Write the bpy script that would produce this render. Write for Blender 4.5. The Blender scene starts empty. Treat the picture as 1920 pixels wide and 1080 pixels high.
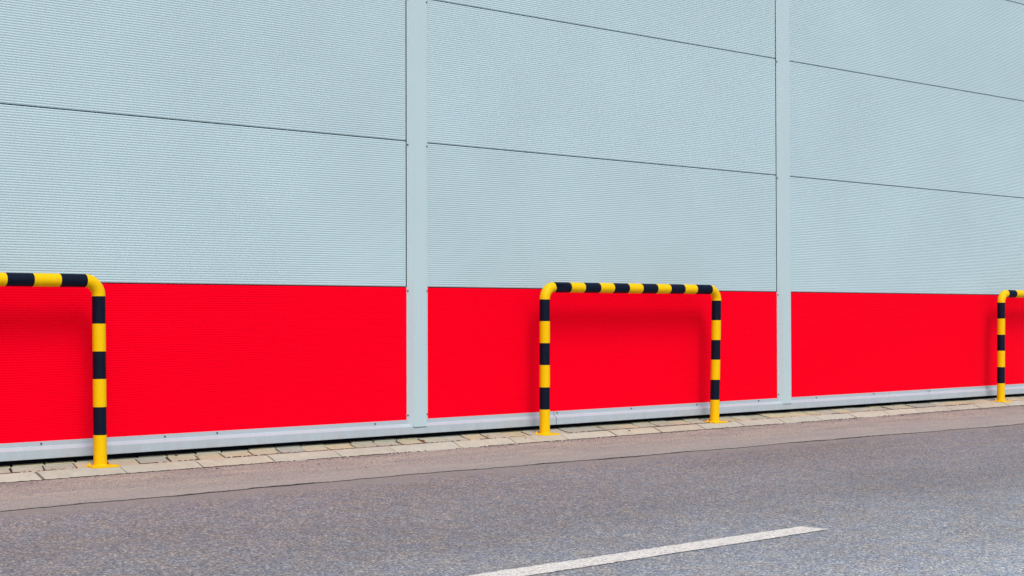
import bpy, bmesh, math, random
from mathutils import Vector, Matrix
random.seed(7)
scene = bpy.context.scene
COL = scene.collection
R = math.radians

# ------------------------------------------------------------------ helpers
def link(o, parent=None):
    COL.objects.link(o)
    if parent: o.parent = parent
    return o
def tag(o, label=None, cat=None, group=None, kind=None):
    if label: o['label'] = label
    if cat: o['category'] = cat
    if group: o['group'] = group
    if kind: o['kind'] = kind
    return o
def empty(name, loc, label, cat, group=None):
    o = bpy.data.objects.new(name, None); o.location = loc; o.empty_display_size = .2
    link(o); return tag(o, label, cat, group)
def mesh_obj(name, bm, mats, parent=None, smooth=False):
    me = bpy.data.meshes.new(name); bm.to_mesh(me); bm.free()
    for m in (mats if isinstance(mats, (list, tuple)) else [mats]): me.materials.append(m)
    if smooth:
        for p in me.polygons: p.use_smooth = True
    return link(bpy.data.objects.new(name, me), parent)
def box(bm, x0, x1, y0, y1, z0, z1, mi=0):
    v = [bm.verts.new((x, y, z)) for z in (z0, z1) for y in (y0, y1) for x in (x0, x1)]
    fs = [(0, 2, 3, 1), (4, 5, 7, 6), (0, 1, 5, 4), (2, 6, 7, 3), (0, 4, 6, 2), (1, 3, 7, 5)]
    out = []
    for f in fs:
        q = bm.faces.new([v[i] for i in f]); q.material_index = mi; out.append(q)
    return v
def extrude_x(bm, prof, x0, x1, cap=True, closed=False):
    """profile [(y,z)...] swept along x"""
    a = [bm.verts.new((x0, y, z)) for y, z in prof]
    b = [bm.verts.new((x1, y, z)) for y, z in prof]
    n = len(prof)
    for i in range(n if closed else n - 1):
        j = (i + 1) % n
        bm.faces.new((a[i], b[i], b[j], a[j]))
    if cap and closed:
        bm.faces.new(a); bm.faces.new(list(reversed(b)))
def extrude_z(bm, prof, z0, z1):
    a = [bm.verts.new((x, y, z0)) for x, y in prof]
    b = [bm.verts.new((x, y, z1)) for x, y in prof]
    n = len(prof)
    for i in range(n):
        j = (i + 1) % n
        bm.faces.new((a[i], a[j], b[j], b[i]))
    bm.faces.new(list(reversed(a))); bm.faces.new(b)

# ------------------------------------------------------------------ materials
class NT:
    def __init__(s, name):
        s.m = bpy.data.materials.new(name); s.m.use_nodes = True
        s.t = s.m.node_tree; s.n = s.t.nodes; s.l = s.t.links
        s.b = s.n['Principled BSDF']; s.c = s.n.new('ShaderNodeTexCoord')
    def new(s, typ, **kw):
        n = s.n.new(typ)
        for k, v in kw.items(): setattr(n, k, v)
        return n
    def inp(s, n, k, v):
        if hasattr(v, 'is_linked') or isinstance(v, bpy.types.NodeSocket): s.l.new(v, n.inputs[k])
        else: n.inputs[k].default_value = v
    def mapping(s, scale=(1, 1, 1), loc=(0, 0, 0), src='Object'):
        n = s.new('ShaderNodeMapping'); s.l.new(s.c.outputs[src], n.inputs[0])
        n.inputs['Scale'].default_value = scale; n.inputs['Location'].default_value = loc
        return n.outputs[0]
    def noise(s, scale, detail=4, rough=.55, vec=None, dist=0):
        n = s.new('ShaderNodeTexNoise'); n.inputs['Scale'].default_value = scale
        n.inputs['Detail'].default_value = detail; n.inputs['Roughness'].default_value = rough
        n.inputs['Distortion'].default_value = dist
        s.l.new(vec if vec is not None else s.c.outputs['Object'], n.inputs['Vector'])
        return n.outputs['Fac']
    def voro(s, scale, vec=None, feature='F1'):
        n = s.new('ShaderNodeTexVoronoi'); n.feature = feature; n.inputs['Scale'].default_value = scale
        s.l.new(vec if vec is not None else s.c.outputs['Object'], n.inputs['Vector'])
        return n
    def ramp(s, fac, stops):
        n = s.new('ShaderNodeValToRGB'); s.l.new(fac, n.inputs[0])
        e = n.color_ramp.elements
        while len(e) < len(stops): e.new(.5)
        for el, (p, c) in zip(e, stops):
            el.position = p; el.color = (c, c, c, 1) if not isinstance(c, tuple) else c + (1,)
        return n.outputs[0]
    def mix(s, fac, a, b, mode='MIX'):
        n = s.new('ShaderNodeMix', data_type='RGBA', blend_type=mode)
        s.inp(n, 0, fac)
        for k, v in ((6, a), (7, b)):
            if isinstance(v, tuple): v = v + (1,) if len(v) == 3 else v
            s.inp(n, k, v)
        return n.outputs[2]
    def math(s, op, a, b=0.0, c=0.0):
        n = s.new('ShaderNodeMath', operation=op)
        s.inp(n, 0, a); s.inp(n, 1, b); s.inp(n, 2, c)
        return n.outputs[0]
    def bump(s, h, strength=.3, dist=.01):
        n = s.new('ShaderNodeBump'); n.inputs['Strength'].default_value = strength
        n.inputs['Distance'].default_value = dist
        s.l.new(h, n.inputs['Height']); s.l.new(n.outputs[0], s.b.inputs['Normal'])
    def out(s, color=None, rough=None, spec=None, metal=None):
        if color is not None:
            s.inp(s.b, 'Base Color', color + (1,) if isinstance(color, tuple) else color)
        if rough is not None: s.inp(s.b, 'Roughness', rough)
        if spec is not None: s.b.inputs['Specular IOR Level'].default_value = spec
        if metal is not None: s.b.inputs['Metallic'].default_value = metal
        return s.m
    def xyz(s):
        n = s.new('ShaderNodeSeparateXYZ'); s.l.new(s.c.outputs['Object'], n.inputs[0]); return n.outputs

def coated(name, base, var=.04, rough=.38, spec=.4, dirt=None, dirt_amt=.0, tonevar=.0):
    t = NT(name)
    big = t.noise(.9, 3, .5)
    col = t.mix(t.ramp(big, [(.3, 0.), (.7, 1.)]), tuple(c * (1 - var) for c in base), tuple(min(1, c * (1 + var)) for c in base))
    streak = t.noise(3, 4, .6, t.mapping((14, 14, .5)))
    col = t.mix(t.math('MULTIPLY', t.ramp(streak, [(.52, 0.), (.8, 1.)]), .10), col, tuple(c * .82 for c in base))
    fine = t.noise(260, 2, .5)
    col = t.mix(t.math('MULTIPLY', t.ramp(fine, [(.66, 0.), (.74, 1.)]), .12), col, tuple(c * .7 for c in base))
    if dirt:
        d = t.noise(5, 6, .65, t.mapping((2.5, 1, .9)))
        z = t.xyz()[2]
        low = t.ramp(t.math('MULTIPLY_ADD', z, -9.0, 2.75), [(0., 0.), (1., 1.)])   # splash dirt in the last 10 cm above the ground
        col = t.mix(t.math('MULTIPLY', t.math('MULTIPLY', low, t.ramp(d, [(.38, 0.), (.72, 1.)])), dirt_amt), col, dirt)
    oi = t.new('ShaderNodeObjectInfo')
    tone = t.math('MULTIPLY_ADD', oi.outputs['Random'], tonevar, 1 - tonevar / 2)
    cc = t.new('ShaderNodeCombineColor'); [t.l.new(tone, cc.inputs[q]) for q in range(3)]
    col = t.mix(1.0, col, cc.outputs[0], 'MULTIPLY')
    t.out(col, t.math('MULTIPLY_ADD', big, .12, rough - .06), spec)
    return t.m

M_GREY = coated('grey_coated_steel', (.424, .562, .60), .03, tonevar=.035)
M_RED = coated('red_coated_steel', (.87, .0, .0135), .02, rough=.6, spec=.02)
M_TRIM = coated('trim_coated_steel', (.445, .572, .605), .02, rough=.35)
M_SKIRT = coated('skirting_coated_steel', (.40, .475, .53), .02, rough=.27, spec=.75, dirt=(.30, .28, .25), dirt_amt=.4)
M_JOINT = NT('joint_gasket').out((.006, .007, .01), .8, .1)
M_DARK = NT('dark_cavity').out((.004, .006, .012), .9, .1)

def paint(name, base, dirt, rough, spec):
    t = NT(name)
    n = t.noise(22, 5, .6)
    col = t.mix(t.math('MULTIPLY', t.ramp(n, [(.5, 0.), (.75, 1.)]), .25), base, dirt)
    chips = t.noise(120, 3, .5)
    col = t.mix(t.ramp(chips, [(.735, 0.), (.75, 1.)]), col, (.10, .055, .03))
    t.bump(t.noise(60, 3, .5), .08, .003)
    return t.out(col, t.math('MULTIPLY_ADD', n, .2, rough - .1), spec)
M_YEL = paint('yellow_paint', (.80, .49, .0), (.70, .41, .0), .45, .12)
M_BLK = paint('black_paint', (.0015, .005, .018), (.004, .008, .020), .5, .13)
def rusty():
    t = NT('rusty_steel'); n = t.noise(300, 4, .6)
    t.bump(n, .5, .002)
    return t.out(t.mix(t.ramp(n, [(.35, 0.), (.65, 1.)]), (.10, .03, .012), (.55, .22, .02)), .8, .2)
M_RUST = rusty()
def steel():
    t = NT('screw_steel'); return t.out((.10, .105, .11), .45, .5, .5)
M_SCREW = steel()

SEAM_Y = -1.30
def asphalt():
    t = NT('asphalt')
    P = t.mapping((1, 1, .3))
    v = t.voro(135, P); v2 = t.voro(85, P); v3 = t.voro(240, P)
    sep = t.new('ShaderNodeSeparateColor'); t.l.new(v.outputs['Color'], sep.inputs[0])
    sep2 = t.new('ShaderNodeSeparateColor'); t.l.new(v2.outputs['Color'], sep2.inputs[0])
    sep3 = t.new('ShaderNodeSeparateColor'); t.l.new(v3.outputs['Color'], sep3.inputs[0])
    col = t.ramp(sep.outputs[0], [(0., (.015, .02, .04)), (.2, (.07, .08, .115)), (.5, (.18, .18, .20)), (.78, (.29, .27, .27)), (.92, (.50, .46, .42)), (1., (.85, .80, .74))])
    col2 = t.ramp(sep2.outputs[1], [(0., (.02, .03, .06)), (.25, (.10, .12, .165)), (.6, (.215, .205, .215)), (.88, (.34, .29, .265)), (1., (.72, .60, .50))])
    col = t.mix(.42, col, col2)
    col = t.mix(.18, col, t.ramp(sep3.outputs[2], [(0., .06), (.5, .2), (1., .5)]))
    # worn patches and lanes
    pat = t.noise(.55, 4, .55, t.mapping((.6, 1.3, 1)))
    col = t.mix(t.ramp(pat, [(.35, 0.), (.65, 1.)]), t.mix(1.0, col, (.90, .885, .90), 'MULTIPLY'), t.mix(1.0, col, (1.03, 1.06, 1.12), 'MULTIPLY'))
    med = t.noise(6, 5, .6)
    col = t.mix(t.ramp(med, [(.3, 0.), (.7, 1.)]), t.mix(1.0, col, (.93, .93, .94), 'MULTIPLY'), t.mix(1.0, col, (1.07, 1.07, 1.03), 'MULTIPLY'))
    blot = t.noise(28, 3, .6)
    col = t.mix(t.math('MULTIPLY', t.ramp(blot, [(.60, 0.), (.72, 1.)]), .15), col, (.09, .10, .12))
    # brown dust blown in from the kerb side of the lane
    X, Y, Z = t.xyz()
    yy = t.math('ADD', Y, t.math('MULTIPLY', t.math('SUBTRACT', t.noise(1.3, 4, .6), .5), 1.2))
    dust = t.math('MULTIPLY', t.ramp(t.math('MULTIPLY_ADD', yy, .42, 1.55), [(0., 0.), (1., 1.)]), .33)
    col = t.mix(dust, col, t.mix(1.0, col, (1.22, 1.05, .98), 'MULTIPLY'))
    mot = t.noise(8, 3, .5, t.mapping((1, 1, 1), (7, 3, 1)))
    col = t.mix(t.ramp(mot, [(.38, 0.), (.62, 1.)]), t.mix(1.0, col, (1.05, 1.0, .94), 'MULTIPLY'), t.mix(1.0, col, (.94, .99, 1.05), 'MULTIPLY'))
    # the roadside dust thins out over the first hand's breadth of the lane
    yd = t.math('ADD', Y, t.math('MULTIPLY', t.math('SUBTRACT', t.noise(3.5, 6, .7), .5), .55))
    col = t.mix(t.math('MULTIPLY', t.ramp(t.math('MULTIPLY_ADD', yd, 4.0, 6.3), [(0., 0.), (1., 1.)]), .75), col, (.265, .24, .228))
    # sky sheen painted as lighter grey-blue into the lane beyond the centre line
    sky_sheen = t.ramp(t.math('MULTIPLY_ADD', yy, -.55, -1.75), [(0., 0.), (1., 1.)])
    col = t.mix(t.math('MULTIPLY', sky_sheen, .9), col, t.mix(1.0, col, (1.60, 1.76, 1.82), 'MULTIPLY'))
    # small hairline cracks
    w = t.noise(1.7, 6, .65, t.mapping((.5, 1.6, 1)), .6)
    cr = t.ramp(t.math('ABSOLUTE', t.math('SUBTRACT', w, .5)), [(0., 1.), (.0035, 0.)])
    gate = t.ramp(t.noise(1.1, 2, .5, t.mapping((1, 1, 1), (4.2, 1.7, 0))), [(.60, 0.), (.66, 1.)])
    col = t.mix(t.math('MULTIPLY', t.math('MULTIPLY', cr, gate), .75), col, (.035, .035, .04))
    col = t.mix(1.0, col, (.925, .92, .89), 'MULTIPLY')
    h = t.math('ADD', t.math('MULTIPLY', sep.outputs[0], .6), t.math('MULTIPLY', v2.outputs['Distance'], -.5))
    t.bump(h, .55, .004)
    return t.out(col, .82, .35)
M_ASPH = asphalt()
def shoulder():
    t = NT('dusty_asphalt')
    P = t.mapping((1, 1, .3))
    v = t.voro(210, P); v2 = t.voro(110, P)
    sep = t.new('ShaderNodeSeparateColor'); t.l.new(v.outputs['Color'], sep.inputs[0])
    sep2 = t.new('ShaderNodeSeparateColor'); t.l.new(v2.outputs['Color'], sep2.inputs[0])
    col = t.ramp(sep.outputs[0], [(0., (.10, .09, .09)), (.25, (.25, .235, .21)), (.75, (.40, .375, .325)), (1., (.66, .61, .52))])
    col = t.mix(.4, col, t.ramp(sep2.outputs[0], [(0., (.12, .105, .10)), (.3, (.27, .25, .22)), (.8, (.38, .36, .31)), (1., (.56, .53, .46))]))
    st = t.noise(3, 6, .65, t.mapping((.55, 2.6, 1)))
    col = t.mix(t.ramp(st, [(.35, 0.), (.68, 1.)]), t.mix(1.0, col, (.80, .80, .86), 'MULTIPLY'), t.mix(1.0, col, (1.10, 1.05, 1.0), 'MULTIPLY'))
    X, Y, Z = t.xyz()
    # bare darker asphalt showing in patches beside the kerb
    e = t.math('ADD', Y, t.math('MULTIPLY', t.math('SUBTRACT', t.noise(2.2, 5, .65, t.mapping((.7, 1, 1))), .5), .9))
    col = t.mix(t.math('MULTIPLY', t.ramp(t.math('MULTIPLY_ADD', e, 7., 3.3), [(0., 0.), (1., 1.)]), .55), col, t.mix(1.0, col, (.60, .62, .70), 'MULTIPLY'))
    # paler, greyer dust towards the seam
    e2 = t.math('ADD', Y, t.math('MULTIPLY', t.math('SUBTRACT', t.noise(1.6, 5, .65), .5), .7))
    col = t.mix(t.math('MULTIPLY', t.ramp(t.math('MULTIPLY_ADD', e2, -2.6, -1.9), [(0., 0.), (1., 1.)]), .5), col, (.315, .295, .275))
    g = t.voro(95, P); sg = t.new('ShaderNodeSeparateColor'); t.l.new(g.outputs['Color'], sg.inputs[0])
    dot = t.math('MULTIPLY', t.ramp(g.outputs['Distance'], [(.25, 1.), (.32, 0.)]), t.ramp(sg.outputs[2], [(.955, 0.), (.965, 1.)]))
    col = t.mix(t.math('MULTIPLY', dot, .85), col, (.045, .035, .035))
    t.bump(t.math('ADD', sep.outputs[0], sep2.outputs[0]), .4, .002)
    return t.out(col, .9, .25)
M_SHO = shoulder()
def seam():
    t = NT('seam_crack'); n = t.noise(90, 4, .7)
    return t.out(t.mix(t.ramp(n, [(.4, 0.), (.6, 1.)]), (.07, .065, .07), (.22, .20, .195)), .95, .1)
M_SEAM = seam()
def whiteline():
    t = NT('worn_white_road_paint')
    n = t.noise(48, 5, .75); v = t.voro(125, t.mapping((1, 1, .3)))
    sep = t.new('ShaderNodeSeparateColor'); t.l.new(v.outputs['Color'], sep.inputs[0])
    col = t.mix(t.ramp(sep.outputs[0], [(0., 0.), (1., 1.)]), (.56, .53, .48), (.80, .765, .70))
    col = t.mix(t.math('MULTIPLY', t.ramp(n, [(.52, 0.), (.60, 1.)]), .7), col, (.24, .23, .225))
    sp = t.noise(24, 3, .6)
    col = t.mix(t.math('MULTIPLY', t.ramp(sp, [(.62, 0.), (.72, 1.)]), .35), col, (.40, .36, .33))
    t.bump(sep.outputs[0], .4, .003)
    return t.out(col, .7, .3)
M_LINE = whiteline()
def stone(name, base, v):
    t = NT(name)
    a = t.new('ShaderNodeAttribute', attribute_name='tint')
    col = t.mix(1.0, base, a.outputs['Color'], 'MULTIPLY')
    n = t.noise(13, 6, .65)
    col = t.mix(t.ramp(n, [(.3, 0.), (.7, 1.)]), t.mix(1.0, col, (1 - v, 1 - v, 1 - v * .9), 'MULTIPLY'), t.mix(1.0, col, (1 + v * .6, 1 + v * .55, 1 + v * .5), 'MULTIPLY'))
    f = t.noise(240, 3, .6)
    col = t.mix(t.math('MULTIPLY', t.ramp(f, [(.55, 0.), (.72, 1.)]), .5), col, (.22, .17, .13))
    st = t.noise(4.5, 4, .6, t.mapping((1, 1, 1), (3, 1, 2)))
    col = t.mix(t.math('MULTIPLY', t.ramp(st, [(.58, 0.), (.72, 1.)]), .3), col, (.42, .30, .17))
    t.bump(t.noise(180, 5, .7), .35, .003)
    return t.out(col, .88, .25)
M_KERB = stone('kerb_concrete', (.425, .43, .355), .15)
M_PAV = stone('paver_concrete', (.42, .425, .335), .15)
def dirtmat():
    t = NT('joint_dirt'); n = t.noise(60, 5, .7)
    return t.out(t.mix(n, (.015, .013, .013), (.07, .055, .045)), .95, .1)
M_DIRT = dirtmat()
def leafmat():
    t = NT('dry_leaf_brown'); n = t.noise(150, 4, .6)
    return t.out(t.mix(n, (.16, .045, .02), (.34, .13, .05)), .8, .2)
M_LEAF = leafmat()
def gritmat():
    t = NT('grit_stone'); n = t.noise(40, 3, .6)
    return t.out(t.mix(n, (.03, .028, .032), (.16, .12, .11)), .9, .2)
M_GRIT = gritmat()
def roofm():
    t = NT('roof_membrane'); return t.out(t.mix(t.noise(3), (.22, .23, .24), (.30, .31, .32)), .9, .2)
M_ROOF = roofm()
def soil():
    t = NT('ground_earth'); n = t.noise(.6, 6, .6); m = t.noise(14, 6, .7)
    c = t.mix(n, (.10, .105, .06), (.20, .17, .13))
    return t.out(t.mix(t.math('MULTIPLY', m, .5), c, (.24, .21, .18)), .95, .1)
M_GROUND = soil()

# ------------------------------------------------------------------ warehouse
PIT = 4.322
PIL = [7.718 + PIT * k + (.13 if k > 1 else 0) for k in range(-3, 5)]        # pilaster centre lines
HW = .097                                             # half width
Z0 = .3057; ZR = 1.2567; H = 1.05
LEV = [Z0, ZR] + [ZR + H * k for k in range(1, 6)]
TOP = LEV[-1]
house = empty('warehouse', (PIL[0], 0, .1), 'long warehouse wall of ribbed light grey steel panels over a bright red base band', 'warehouse')
def local(o):      # build in world coordinates, parent with the empty's offset removed
    o.matrix_parent_inverse = Matrix.Translation(-Vector(house.location)); return o
NR = 67
def panel_profile(z0, z1, amp, n):
    """ribbed sandwich panel front, from bottom to top, with rolled edges at the joints"""
    g = .0030; e = .012
    p = [(.045, z0 + g), (.006, z0 + g), (.0015, z0 + g + .003), (-.0005, z0 + e)]
    a = z0 + e; L = (z1 - .010) - a; k = n * 8
    for i in range(1, k):
        s = i / k
        # flat-ish ribs with a narrower valley
        ph = 2 * math.pi * s * n
        c = .5 - .5 * math.cos(ph)
        p.append((-.0005 + amp * (c ** 1.35), a + L * s))
    p += [(-.0005, z1 - .010), (.0015, z1 - g - .003), (.006, z1 - g), (.045, z1 - g)]
    return p
for b in range(len(PIL) - 1):
    x0 = PIL[b] + .055; x1 = PIL[b + 1] - .055
    for r in range(len(LEV) - 1):
        bm = bmesh.new()
        red = r == 0
        z0 = LEV[r] - (.06 if red else 0)
        n = 64 if red else NR
        extrude_x(bm, panel_profile(z0, LEV[r + 1], .0009 if red else .0020, n), x0, x1)
        o = local(mesh_obj('wall_panel', bm, M_RED if red else M_GREY, house))
        if red: o['label'] = 'bright red ribbed base panel'
# backing behind the joints, end walls, roof
bm = bmesh.new(); box(bm, PIL[0] - .1, PIL[-1] + .1, .03, .16, .24, TOP)
local(mesh_obj('wall_core', bm, M_JOINT, house))
bm = bmesh.new()
box(bm, PIL[0] - .12, PIL[0] - .1005, .0, 18, .1, TOP); box(bm, PIL[-1] + .1005, PIL[-1] + .12, .0, 18, .1, TOP)
box(bm, PIL[0] - .10, PIL[-1] + .10, 17.9, 18, .1, TOP)
local(mesh_obj('end_wall', bm, M_GREY, house))
bm = bmesh.new(); box(bm, PIL[0] - .18, PIL[-1] + .18, -.06, 18.06, TOP + .002, TOP + .22)
local(mesh_obj('roof', bm, M_ROOF, house))
bm = bmesh.new(); box(bm, PIL[0] - .12, PIL[-1] + .12, .035, .3, -.1, .26)
local(mesh_obj('plinth', bm, M_DARK, house))

def screw(x, y, z, parent, off):
    bm = bmesh.new()
    bmesh.ops.create_cone(bm, cap_ends=True, segments=12, radius1=.0062, radius2=.0062, depth=.002,
                          matrix=Matrix.Translation((x, y - .001, z)) @ Matrix.Rotation(R(90), 4, 'X'))
    bmesh.ops.create_cone(bm, cap_ends=True, segments=6, radius1=.0042, radius2=.0038, depth=.006,
                          matrix=Matrix.Translation((x, y - .005, z)) @ Matrix.Rotation(R(90), 4, 'X'))
    o = mesh_obj('screw', bm, M_SCREW, parent)
    return o
ZS = .262
for c in PIL:
    bm = bmesh.new()
    # flanges lie on the panels, centre stands proud
    prof = [(c - HW - .002, .004), (c - HW, -.0048), (c - HW + .010, -.0048), (c + HW - .010, -.0048),
            (c + HW, -.0048), (c + HW + .002, .004), (c + HW - .04, .010), (c - HW + .04, .010)]
    extrude_z(bm, prof, .3005, TOP - .002)
    # the raised middle runs on down over the skirting chamfer
    prof = [(c - HW + .012, .002), (c - HW + .0122, -.006), (c - HW + .038, -.0375), (c + HW - .038, -.0375), (c + HW - .0122, -.006), (c + HW - .012, .002)]
    extrude_z(bm, prof, .2535, TOP - .003)
    o = local(mesh_obj('pilaster_trim', bm, M_TRIM, house))
    bm = bmesh.new(); box(bm, c - HW - .0055, c - HW - .0005, -.0032, .006, ZR + .004, TOP - .004)  # black strips stand in for shade lines along the trim's edge and underside
    box(bm, c - HW + .036, c + HW - .037, -.0368, -.0336, .2502, .2533)
    box(bm, c - HW + .0335, c - HW + .0365, -.0345, -.0330, .2560, .2640)
    mesh_obj('trim_shade_line', bm, M_JOINT, o)
    if 4 < c < 17:
        for z in LEV[1:4]:
            for s in (-1, 1):
                k = screw(c + s * (HW - .007), -.0045, z - .026, o, 0)
        for s in (-1, 1): screw(c + s * (HW - .007), -.0045, .338, o, 0)

# skirting in lapped lengths
SK = [(.008, Z0), (-.0062, Z0), (-.0062, .2785), (-.0325, .2585), (-.0334, .256), (-.0334, .207), (-.0322, .2035), (-.010, .2025), (-.010, .206), (.03, .206)]
cuts = [-5.4, -1.45, 3.85, 9.105, 14.372, 19.64, 24.9]
scr = [4.774, 5.624, 6.014, 7.325, 9.138, 9.993, 10.818, 11.663, 12.514, 13.437, 14.401, 15.492]
for i in range(len(cuts) - 1):
    bm = bmesh.new()
    lift = .0012 if i % 2 else 0
    extrude_x(bm, [(y - lift, z - lift * .4) for y, z in SK], cuts[i] + (0 if i % 2 else .004), cuts[i + 1] + (.0 if i % 2 == 0 else -.0))
    if abs(cuts[i] - 9.105) < .01 or abs(cuts[i] - 14.372) < .01:   # the lap shadow line is a folded cut edge
        pass
    o = local(mesh_obj('skirting', bm, M_SKIRT, house))
    for x in scr:
        if cuts[i] <= x < cuts[i + 1]: screw(x, -.0062 - lift, .293 + random.uniform(-.003, .003), o, 0)
# narrow open gap at the lap by the middle guard
bm = bmesh.new()
extrude_x(bm, [(y - .0022, z) for y, z in SK[1:7]], 9.1015, 9.1050)
local(mesh_obj('lap_seal', bm, M_JOINT, house))

# ------------------------------------------------------------------ ground
SLOPE = .05; YK = -.36; ZK = .108
def zr(y): return ZK + SLOPE * (y - YK) if y > -9 else ZK + SLOPE * (-9 - YK)
bm = bmesh.new()                      # the ground to the horizon, in one sheet that follows the road's fall
ys = [-900, -60, -13.0, -9.0, -3.0, -.30, .2, 30, 900]
zs = [-.46, -.46, -.46, zr(-9) - .012, zr(-3) - .012, zr(-.3) - .012, zr(-.3) - .012, .05, .05]
vs = [[bm.verts.new((x, y, z)) for x in (-900, -60, 60, 900)] for y, z in zip(ys, zs)]
for i in range(len(ys) - 1):
    for j in range(3): bm.faces.new((vs[i][j], vs[i][j + 1], vs[i + 1][j + 1], vs[i + 1][j]))
tag(mesh_obj('ground', bm, M_GROUND), kind='structure')

def sheet(name, ylo, yhi, dz, mat, x0=-60, x1=70, edge=None, step=.04, xa=2.5, xb=20):
    bm = bmesh.new(); xs = [x0]
    x = xa
    while x < xb: xs.append(x); x += step
    xs += [xb, x1]
    a = []; b = []
    for x in xs:
        e = edge(x) if edge and xa <= x <= xb else 0
        yl = ylo + e
        a.append(bm.verts.new((x, yl, zr(yl) + dz))); b.append(bm.verts.new((x, yhi, zr(yhi) + dz)))
    for i in range(len(xs) - 1): bm.faces.new((a[i], a[i + 1], b[i + 1], b[i]))
    return tag(mesh_obj(name, bm, mat), kind='structure')
bm = bmesh.new()
ya, yb = -9.0, YK + .03
v = [bm.verts.new(p) for p in ((-60, ya, zr(ya)), (70, ya, zr(ya)), (70, yb, zr(yb)), (-60, yb, zr(yb)))]
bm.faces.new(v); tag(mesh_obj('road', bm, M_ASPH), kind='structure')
rng = random.Random(3)
ph = [rng.uniform(0, 6.28) for _ in range(12)]
def wob(x, a=1.0, o=0):
    return a * (.010 * math.sin(1.7 * x + ph[0 + o]) + .008 * math.sin(5.3 * x + ph[1 + o]) + .005 * math.sin(17 * x + ph[2 + o]) + .004 * math.sin(41 * x + ph[3 + o]))
def seam_y(x):
    pts = [(2.5, -1.28), (3.9, -1.26), (5.45, -1.232), (6.25, -1.228), (8.0, -1.295), (9.1, -1.30), (13.6, -1.42), (20, -1.5)]
    for (xa, y0), (xb, y1) in zip(pts, pts[1:]):
        if xa <= x <= xb: return y0 + (y1 - y0) * (x - xa) / (xb - xa)
    return pts[0][1] if x < 2.5 else pts[-1][1]
def shoulder_edge(x): return seam_y(x) - SEAM_Y + wob(x)
sheet('road_shoulder', SEAM_Y, YK + .03, .004, M_SHO, edge=shoulder_edge)
# thin crack along the seam, its width varying and broken in places
bm = bmesh.new(); prev = None; x = 2.5
while x < 20:
    y = SEAM_Y + shoulder_edge(x)
    w = max(0, .0022 + .0030 * math.sin(2.3 * x + 1) + .0022 * math.sin(9.1 * x) + rng.uniform(-.003, .003))
    if 6.0 < x < 6.5: w *= .3
    t_ = (y + w * .6, y - w)
    cur = [bm.verts.new((x, q, zr(q) + .0065)) for q in t_]
    if prev and w > .0020: bm.faces.new((prev[1], cur[1], cur[0], prev[0]))
    prev = cur; x += .03
tag(mesh_obj('road_seam', bm, M_SEAM), kind='structure')

# pavement bed, pavers, kerb
bm = bmesh.new(); extrude_x(bm, [(YK + .012, -.05), (YK + .012, ZK - .010), (-.235, .130), (-.215, .138), (-.02, .158), (.3, .160)], -9, 30)
tag(mesh_obj('pavement_bed', bm, M_DIRT), kind='structure')
def tinted(name, stones, mat):
    bm = bmesh.new(); lay = bm.loops.layers.float_color.new('tint')
    for prof0, prof1, tint in stones:
        a = [bm.verts.new(p) for p in prof0]; b = [bm.verts.new(p) for p in prof1]
        fs = [bm.faces.new(a), bm.faces.new(list(reversed(b)))]; n = len(a)
        for i in range(n): fs.append(bm.faces.new((a[i], b[i], b[(i + 1) % n], a[(i + 1) % n])))
        for f in fs:
            for l in f.loops: l[lay] = tint + (1,)
    bmesh.ops.recalc_face_normals(bm, faces=bm.faces)
    es = [e for e in bm.edges if len(e.link_faces) == 2 and e.calc_face_angle(0) > .7 and e.verts[0].co.z > .10 and e.verts[1].co.z > .10]
    bmesh.ops.bevel(bm, geom=es, offset=.0035, segments=2, profile=.5, affect='EDGES')
    o = mesh_obj(name, bm, mat); return tag(o, kind='structure')
rg = random.Random(11)
st = []
kx = [4.602, 5.15, 5.684, 6.226, 6.764, 7.236, 7.829, 8.373, 8.913, 9.451, 9.976, 10.518, 11.035, 11.594, 12.129, 12.651, 13.199, 13.729, 14.27, 14.81, 15.343]
while kx[0] > -6: kx.insert(0, kx[0] - .54)
while kx[-1] < 28: kx.append(kx[-1] + .54)
KP = [(-.2265, .05), (-.2265, .1505), (-.2355, .1520), (-.2550, .1512), (-.2680, .1480), (-.2850, .1425), (YK, .1130), (YK - .003, .05)]
for a, b in zip(kx, kx[1:]):
    g = rg.choice([.009, .011, .013, .016, .019]); dz = rg.uniform(-.0025, .0015); dy = rg.uniform(-.004, .002)
    skl = rg.uniform(-.015, .01); t = rg.uniform(.93, 1.05); w = rg.choice([-.02, 0, .01, .02, .05])
    def S(x, sk):
        # the arris at the back of each end is chamfered
        out = []
        for i, (y, z) in enumerate(KP):
            out.append((x + sk * (y + .36) * 2, y + dy * (y < -.3), z + (dz if z > .1 else 0)))
        return out
    st.append((S(a + g, skl), S(b - .001, rg.uniform(-.015, .01)), (t * (1 + w), t, t * (1 - w))))
tinted('kerb', st, M_KERB)
st = []
SKEW = .40
px = [4.483, 4.689, 4.897, 5.112, 5.327, 5.537, 5.747, 5.943, 6.16, 6.372, 6.579, 6.782, 7.003, 7.205, 7.415, 7.62, 7.835, 8.032, 8.226, 8.447, 8.649, 8.85, 9.054,
      9.274, 9.482, 9.695, 9.897, 10.11, 10.32, 10.536, 10.745, 10.955, 11.165, 11.373, 11.574, 11.772, 11.989, 12.195, 12.388, 12.618]
while px[0] > -6: px.insert(0, px[0] - .2085)
while px[-1] < 28: px.append(px[-1] + .2085 + rg.uniform(-.004, .004))
cols = [(1.04, 1.0, .97), (1.08, .98, .86), (.96, .97, .98), (.80, .86, .91), (1.06, 1.0, .92), (.90, .91, .89), (1.11, 1.0, .82), (.83, .88, .93)]
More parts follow.
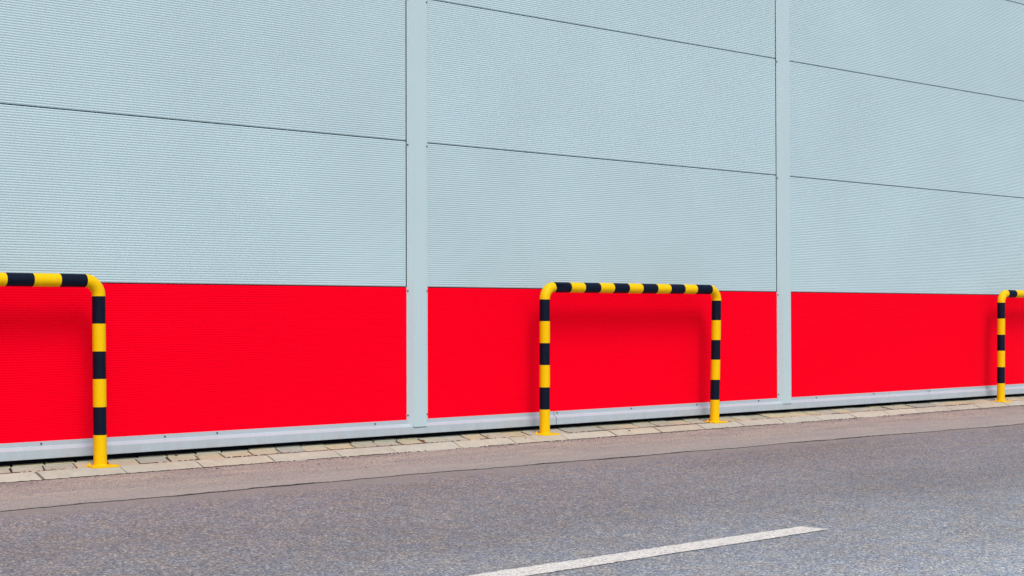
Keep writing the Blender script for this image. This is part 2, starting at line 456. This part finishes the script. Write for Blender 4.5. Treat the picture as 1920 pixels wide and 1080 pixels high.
for row, (y0, y1, off) in enumerate([(-.2185, -.022, 0), (-.018, .16, .1)]):
    for a, b in zip(px, px[1:]):
        g = rg.choice([.003, .0045, .006, .0085]); dz = rg.uniform(-.003, .0035); tl = rg.uniform(-.002, .002); s0 = SKEW + rg.uniform(-.06, .05)
        c = rg.choice(cols); k = rg.uniform(.92, 1.05)
        def S(x):
            zz = lambda y: .1512 + (y + .2205) * .085 + dz
            return [(x + off, y0, .1), (x + off, y0, zz(y0)), (x + off + s0 * (y1 - y0), y1, zz(y1) + tl), (x + off + s0 * (y1 - y0), y1, .1)]
        st.append((S(a + g), S(b - g), tuple(q * k for q in c)))
tinted('pavement', st, M_PAV)

# dark soil packed in the long joints, broken and uneven
bm = bmesh.new(); rg = random.Random(21)
def soil_bead(y0, zf, hmax, wd, x0, x1, thr, f1, f2):
    prev = None; x = x0
    while x < x1:
        k = math.sin(f1 * x + 1) + .7 * math.sin(f2 * x) + .5 * math.sin(f2 * 3.3 * x) + rg.uniform(-.7, .7)
        on = k > thr
        h = hmax * rg.uniform(.35, 1.0); w = wd * rg.uniform(.5, 1.1); yc = y0 + rg.uniform(-.3, .3) * wd
        cur = [bm.verts.new((x, yc - w, zf - .003)), bm.verts.new((x, yc - w * .4, zf + h)), bm.verts.new((x, yc + w * .4, zf + h * .9)), bm.verts.new((x, yc + w, zf - .003))]
        if prev and on:
            for i in range(3): bm.faces.new((prev[i], cur[i], cur[i + 1], prev[i + 1]))
        prev = cur; x += rg.uniform(.006, .02)
soil_bead(-.2235, .1510, .0048, .0045, 3.6, 17, -.55, 1.9, 6.1)
soil_bead(YK - .004, zr(YK) + .004, .0055, .007, 3.6, 17, -.75, 1.3, 4.7)
tag(mesh_obj('joint_soil', bm, M_DIRT), label='dark soil packed along the long joints beside the pavers and kerb', cat='soil', kind='stuff')
# short cracks in the lane
bm = bmesh.new()
for pts, w in ((((4.06, -3.128), (4.00, -3.142), (3.92, -3.150), (3.84, -3.149), (3.74, -3.160), (3.60, -3.158)), .006),
               (((9.10, -2.64), (9.16, -2.68), (9.22, -2.745), (9.30, -2.77)), .007), (((9.60, -2.85), (9.70, -2.88), (9.80, -2.925)), .006),
               (((8.43, -.965), (8.52, -.960), (8.60, -.972), (8.70, -.985)), .005)):
    prev = None
    for i in range(len(pts) - 1):
        for q in range(5):
            t_ = q / 5; x = pts[i][0] + (pts[i + 1][0] - pts[i][0]) * t_; y = pts[i][1] + (pts[i + 1][1] - pts[i][1]) * t_ + rg.uniform(-.003, .003)
            ww = w * rg.uniform(.25, 1); z = zr(y) + .0062
            cur = (bm.verts.new((x, y - ww / 2, z)), bm.verts.new((x, y + ww / 2, z)))
            if prev: bm.faces.new((prev[0], cur[0], cur[1], prev[1]))
            prev = cur
tag(mesh_obj('road_crack', bm, M_SEAM), kind='structure')

# centre line dashes
def dash(x0, x1, label):
    bm = bmesh.new(); n = int((x1 - x0) / .015)
    a = []; b = []
    for i in range(n + 1):
        x = x0 + (x1 - x0) * i / n
        ya = -3.840 + (wob(x, .22, 4) + random.uniform(-.0035, .0035)); yb = -3.984 + (wob(x, .22, 8) + random.uniform(-.0035, .0035))
        xa_ = x - (.06 if i == n else 0) + (.0 if i else 0)
        a.append(bm.verts.new((xa_, ya, zr(ya) + .004))); b.append(bm.verts.new((x, yb, zr(yb) + .004)))
    for i in range(n): bm.faces.new((b[i], b[i + 1], a[i + 1], a[i]))
    o = mesh_obj('road_line', bm, M_LINE); return tag(o, kind='structure')
dash(3.0, 7.165, ''); dash(-6.0, -1.8, ''); dash(13.4, 17.6, '')

# grit swept against the kerb: nobody could count it
bm = bmesh.new(); rg = random.Random(5)
def pebble(x, y, z, r):
    m = Matrix.Translation((x, y, z + r * .35)) @ Matrix.Rotation(rg.uniform(0, 6), 4, 'Z') @ Matrix.Diagonal((r * rg.uniform(.8, 1.4), r * rg.uniform(.7, 1.1), r * rg.uniform(.5, .8), 1))
    g = bmesh.ops.create_icosphere(bm, subdivisions=1, radius=1, matrix=m)
    for v in g['verts']: v.co += Vector((rg.uniform(-1, 1), rg.uniform(-1, 1), rg.uniform(-1, 1))) * r * .18
for i in range(1500):
    x = rg.uniform(3.8, 16.5); d = abs(rg.gauss(0, .05 if i % 3 else .30))
    if i % 3 and math.sin(2.1 * x + 1) + math.sin(5.7 * x) + rg.uniform(-1, 1) < .1: continue
    y = YK - .004 - d
    if y < -1.25: continue
    pebble(x, y, zr(y) + .004, rg.uniform(.0014, .0042))
for i in range(180):
    x = rg.uniform(3.8, 16.5); y = rg.gauss(-.222, .006)
    if math.sin(3.1 * x) + math.sin(7.7 * x + 2) < .3: continue
    pebble(x, y, .157, rg.uniform(.002, .0045))
for x, y, z, r in ((8.52, -.29, .14, .007), (9.66, -.29, .14, .009), (13.28, -.43, .109, .011), (15.57, -.20, .163, .007), (5.72, -.45, .107, .008), (12.2, -.235, .158, .005)): pebble(x, y, z, r)
tag(mesh_obj('grit', bm, M_GRIT), label='dark grit and crumbs of stone swept along the kerb edge', cat='grit', kind='stuff')

# dry leaves
def leaf(x, y, z, s, rz, label):
    bm = bmesh.new(); lobes = 11; c = bm.verts.new((0, 0, .004 * s / .03))
    ring = []
    rr = random.Random(int(x * 1000))
    for i in range(lobes * 2):
        a = math.pi * i / lobes; r = s * (1.0 if i % 2 == 0 else .45) * rr.uniform(.7, 1.1)
        ring.append(bm.verts.new((r * math.cos(a), r * .7 * math.sin(a), rr.uniform(.1, .55) * s)))
    for i in range(len(ring)): bm.faces.new((c, ring[i], ring[(i + 1) % len(ring)]))
    o = mesh_obj('dry_leaf', bm, M_LEAF); o.location = (x, y, z); o.rotation_euler = (0, 0, rz)
    m = o.modifiers.new('thick', 'SOLIDIFY'); m.thickness = .0006
    return tag(o, label, 'leaf', 'dry leaves on the pavement')
leaf(7.585, -.212, .162, .030, .4, 'curled red brown dry leaf on the paver joint just left of the first grey pilaster')
leaf(5.63, -.13, .172, .022, 1.2, 'small flat brown dry leaf on a grey paver right of the nearest striped post')
leaf(5.755, -.185, .166, .011, 2.2, 'tiny dark leaf crumb at the right corner of a grey paver')
leaf(8.235, -.19, .166, .013, .1, 'tiny brown leaf crumb by the paver joint left of the middle guard')

# ------------------------------------------------------------------ barrier guards
RAD = .0395; BR = .093; ZT = 1.266; YG = -.2; ZB = .160
VB = [.340, .508, .676, .842, 1.008, 1.173]            # stripe boundaries on the posts, from the floor
def guard(xl, xr, hb, label, dl=0, dr=0, rust=False):
    """xl, xr post centres; hb stripe boundaries along the rail; dl, dr lean of the feet"""
    g = empty('barrier_guard', ((xl + xr) / 2, YG, ZB), label, 'barrier', 'striped tube guards along the wall')
    org = Vector(g.location)
    st = []  # (pos, tangent, mat, len)
    def lean(z, d): return d * max(0, (ZT - BR - z)) / (ZT - BR - ZB)
    yel, blk = 0, 1
    pts = []
    seq = [ZB] + VB
    rj = random.Random(int(xl * 100))
    for i, z in enumerate(seq): pts.append((Vector((xl + lean(z, dl), YG, z)), Vector((0, 0, 1)), yel if i % 2 == 0 else blk))
    for i in range(1, 13):
        a = math.pi / 2 * i / 12
        pts.append((Vector((xl + BR - BR * math.cos(a), YG, ZT - BR + BR * math.sin(a))), Vector((math.sin(a), 0, math.cos(a))), yel))
    for i, x in enumerate(hb): pts.append((Vector((x, YG, ZT)), Vector((1, 0, 0)), blk if i % 2 == 0 else yel))
    for i in range(0, 13):
        a = math.pi / 2 * (1 - i / 12)
        pts.append((Vector((xr - BR + BR * math.cos(a), YG, ZT - BR + BR * math.sin(a))), Vector((math.sin(a), 0, -math.cos(a))), yel if i < 12 else blk))
    for i, z in enumerate(reversed([ZB] + VB[:-1])):
        pts.append((Vector((xr + lean(z, dr), YG, z)), Vector((0, 0, -1)), yel if i % 2 == 0 else blk))
    bm = bmesh.new(); N = 40; rings = []
    for p, t, m in pts:
        nrm = Vector((0, 1, 0)); bi = t.cross(nrm)
        rings.append([bm.verts.new(p - org + RAD * (math.cos(2 * math.pi * k / N) * nrm + math.sin(2 * math.pi * k / N) * bi)) for k in range(N)])
    for i in range(len(rings) - 1):
        m = pts[i][2]
        for k in range(N):
            f = bm.faces.new((rings[i][k], rings[i][(k + 1) % N], rings[i + 1][(k + 1) % N], rings[i + 1][k])); f.material_index = m
    bmesh.ops.recalc_face_normals(bm, faces=bm.faces)
    mesh_obj('tube_frame', bm, [M_YEL, M_BLK], g, smooth=True)
    for side, (x, d) in enumerate(((xl, dl), (xr, dr))):
        cx = x + d - org.x
        bm = bmesh.new(); box(bm, cx - .092, cx + .092, -.074, .056, -.0145, -.002)
        bmesh.ops.bevel(bm, geom=bm.edges[:], offset=.002, segments=2, affect='EDGES')
        # weld bead round the foot of the tube
        prev = None; n = 32; first = None
        for k in range(n):
            a = 2 * math.pi * k / n; rr = RAD + .0055 + .001 * math.sin(7 * a)
            c = [bm.verts.new((cx + rr * math.cos(a), rr * math.sin(a), -.003)), bm.verts.new((cx + (RAD - .001) * math.cos(a), (RAD - .001) * math.sin(a), .005))]
            if prev: bm.faces.new((prev[0], c[0], c[1], prev[1]))
            else: first = c
            prev = c
        bm.faces.new((prev[0], first[0], first[1], prev[1]))
        pl = mesh_obj('base_plate', bm, M_YEL, g)
        for s in (-1, 1):
            bm = bmesh.new(); bx = cx + s * .061; by = .024
            bmesh.ops.create_cone(bm, cap_ends=True, segments=20, radius1=.0115, radius2=.0115, depth=.003, matrix=Matrix.Translation((bx, by, -.0005)))
            bmesh.ops.create_cone(bm, cap_ends=True, segments=6, radius1=.0088, radius2=.0088, depth=.009, matrix=Matrix.Translation((bx, by, .0055)) @ Matrix.Rotation(.3 * s + x, 4, 'Z'))
            bmesh.ops.create_cone(bm, cap_ends=True, segments=12, radius1=.0050, radius2=.0048, depth=.005, matrix=Matrix.Translation((bx, by, .0122)))
            r_ = rust and s == 1 and side == 1
            b = mesh_obj('bolt', bm, M_RUST if r_ else M_YEL, pl)
            if r_: b['label'] = 'rusty bolt with flaked yellow paint'
    return g
W = 2.037
xr = 5.046; xl = xr - W
guard(xl, xr, [3.108, 3.277, 3.443, 3.61, 3.775, 3.942, 4.108, 4.275, 4.441, 4.611, 4.783],
      'nearest striped tube guard, cut off by the left edge, one bolt rusty', dl=0, dr=.013, rust=True)
guard(8.817, 10.854, [8.899 + .003, 9.075, 9.228, 9.402, 9.558, 9.733, 9.894, 10.074, 10.234, 10.411, 10.567][:],
      'complete yellow and black striped tube guard standing between the two grey pilasters', dl=-.004, dr=-.034)
guard(15.460, 17.497, [15.559, 15.72, 15.89, 16.05, 16.22, 16.38, 16.55, 16.71, 16.88, 17.04, 17.21],
      'farthest striped tube guard, cut off by the right edge, right of the second pilaster', dl=-.020)

# ------------------------------------------------------------------ camera
cam = bpy.data.cameras.new('camera'); co = link(bpy.data.objects.new('camera', cam))
Rr = ((0.7249457310451976, -0.6888019533030555, -0.0023571519339518885), (-0.00982573939711356, -0.013762943999582174, 0.9998570078855099), (0.6887359014053531, 0.7248189087616022, 0.016745375988489818))
m = Matrix((Rr[0], Rr[1], tuple(-c for c in Rr[2]))).transposed().to_4x4()
m.translation = Vector((0, -9.11885737, 1.05)); co.matrix_world = m
cam.sensor_width = 36; cam.lens = 3100 / 1920 * 36; cam.clip_end = 2500; cam.clip_start = .05
scene.camera = co

# ------------------------------------------------------------------ light
EL = R(52); AZ = R(-21)      # the sun stands high in front of the wall, veiled by thin cloud
d = Vector((math.sin(AZ) * math.cos(EL), -math.cos(AZ) * math.cos(EL), math.sin(EL)))
L = bpy.data.lights.new('sun', 'SUN'); L.energy = 1.48; L.angle = R(24); L.color = (1, .965, .91)
lo = link(bpy.data.objects.new('sun', L)); lo.rotation_euler = d.to_track_quat('Z', 'Y').to_euler(); lo.location = (0, -5, 12)
w = bpy.data.worlds.new('World'); scene.world = w; w.use_nodes = True
nt = w.node_tree; bg = nt.nodes['Background']
sky = nt.nodes.new('ShaderNodeTexSky'); sky.sky_type = 'NISHITA'; sky.sun_disc = False
sky.sun_elevation = EL; sky.sun_rotation = math.atan2(d.x, d.y); sky.air_density = 1.0; sky.dust_density = 3.0; sky.ozone_density = 1.0
nt.links.new(sky.outputs[0], bg.inputs[0]); bg.inputs[1].default_value = .135
scene.view_settings.view_transform = 'Standard'; scene.view_settings.look = 'None'
scene.view_settings.exposure = 0.34; scene.view_settings.gamma = 1
scene.render.engine = 'CYCLES'
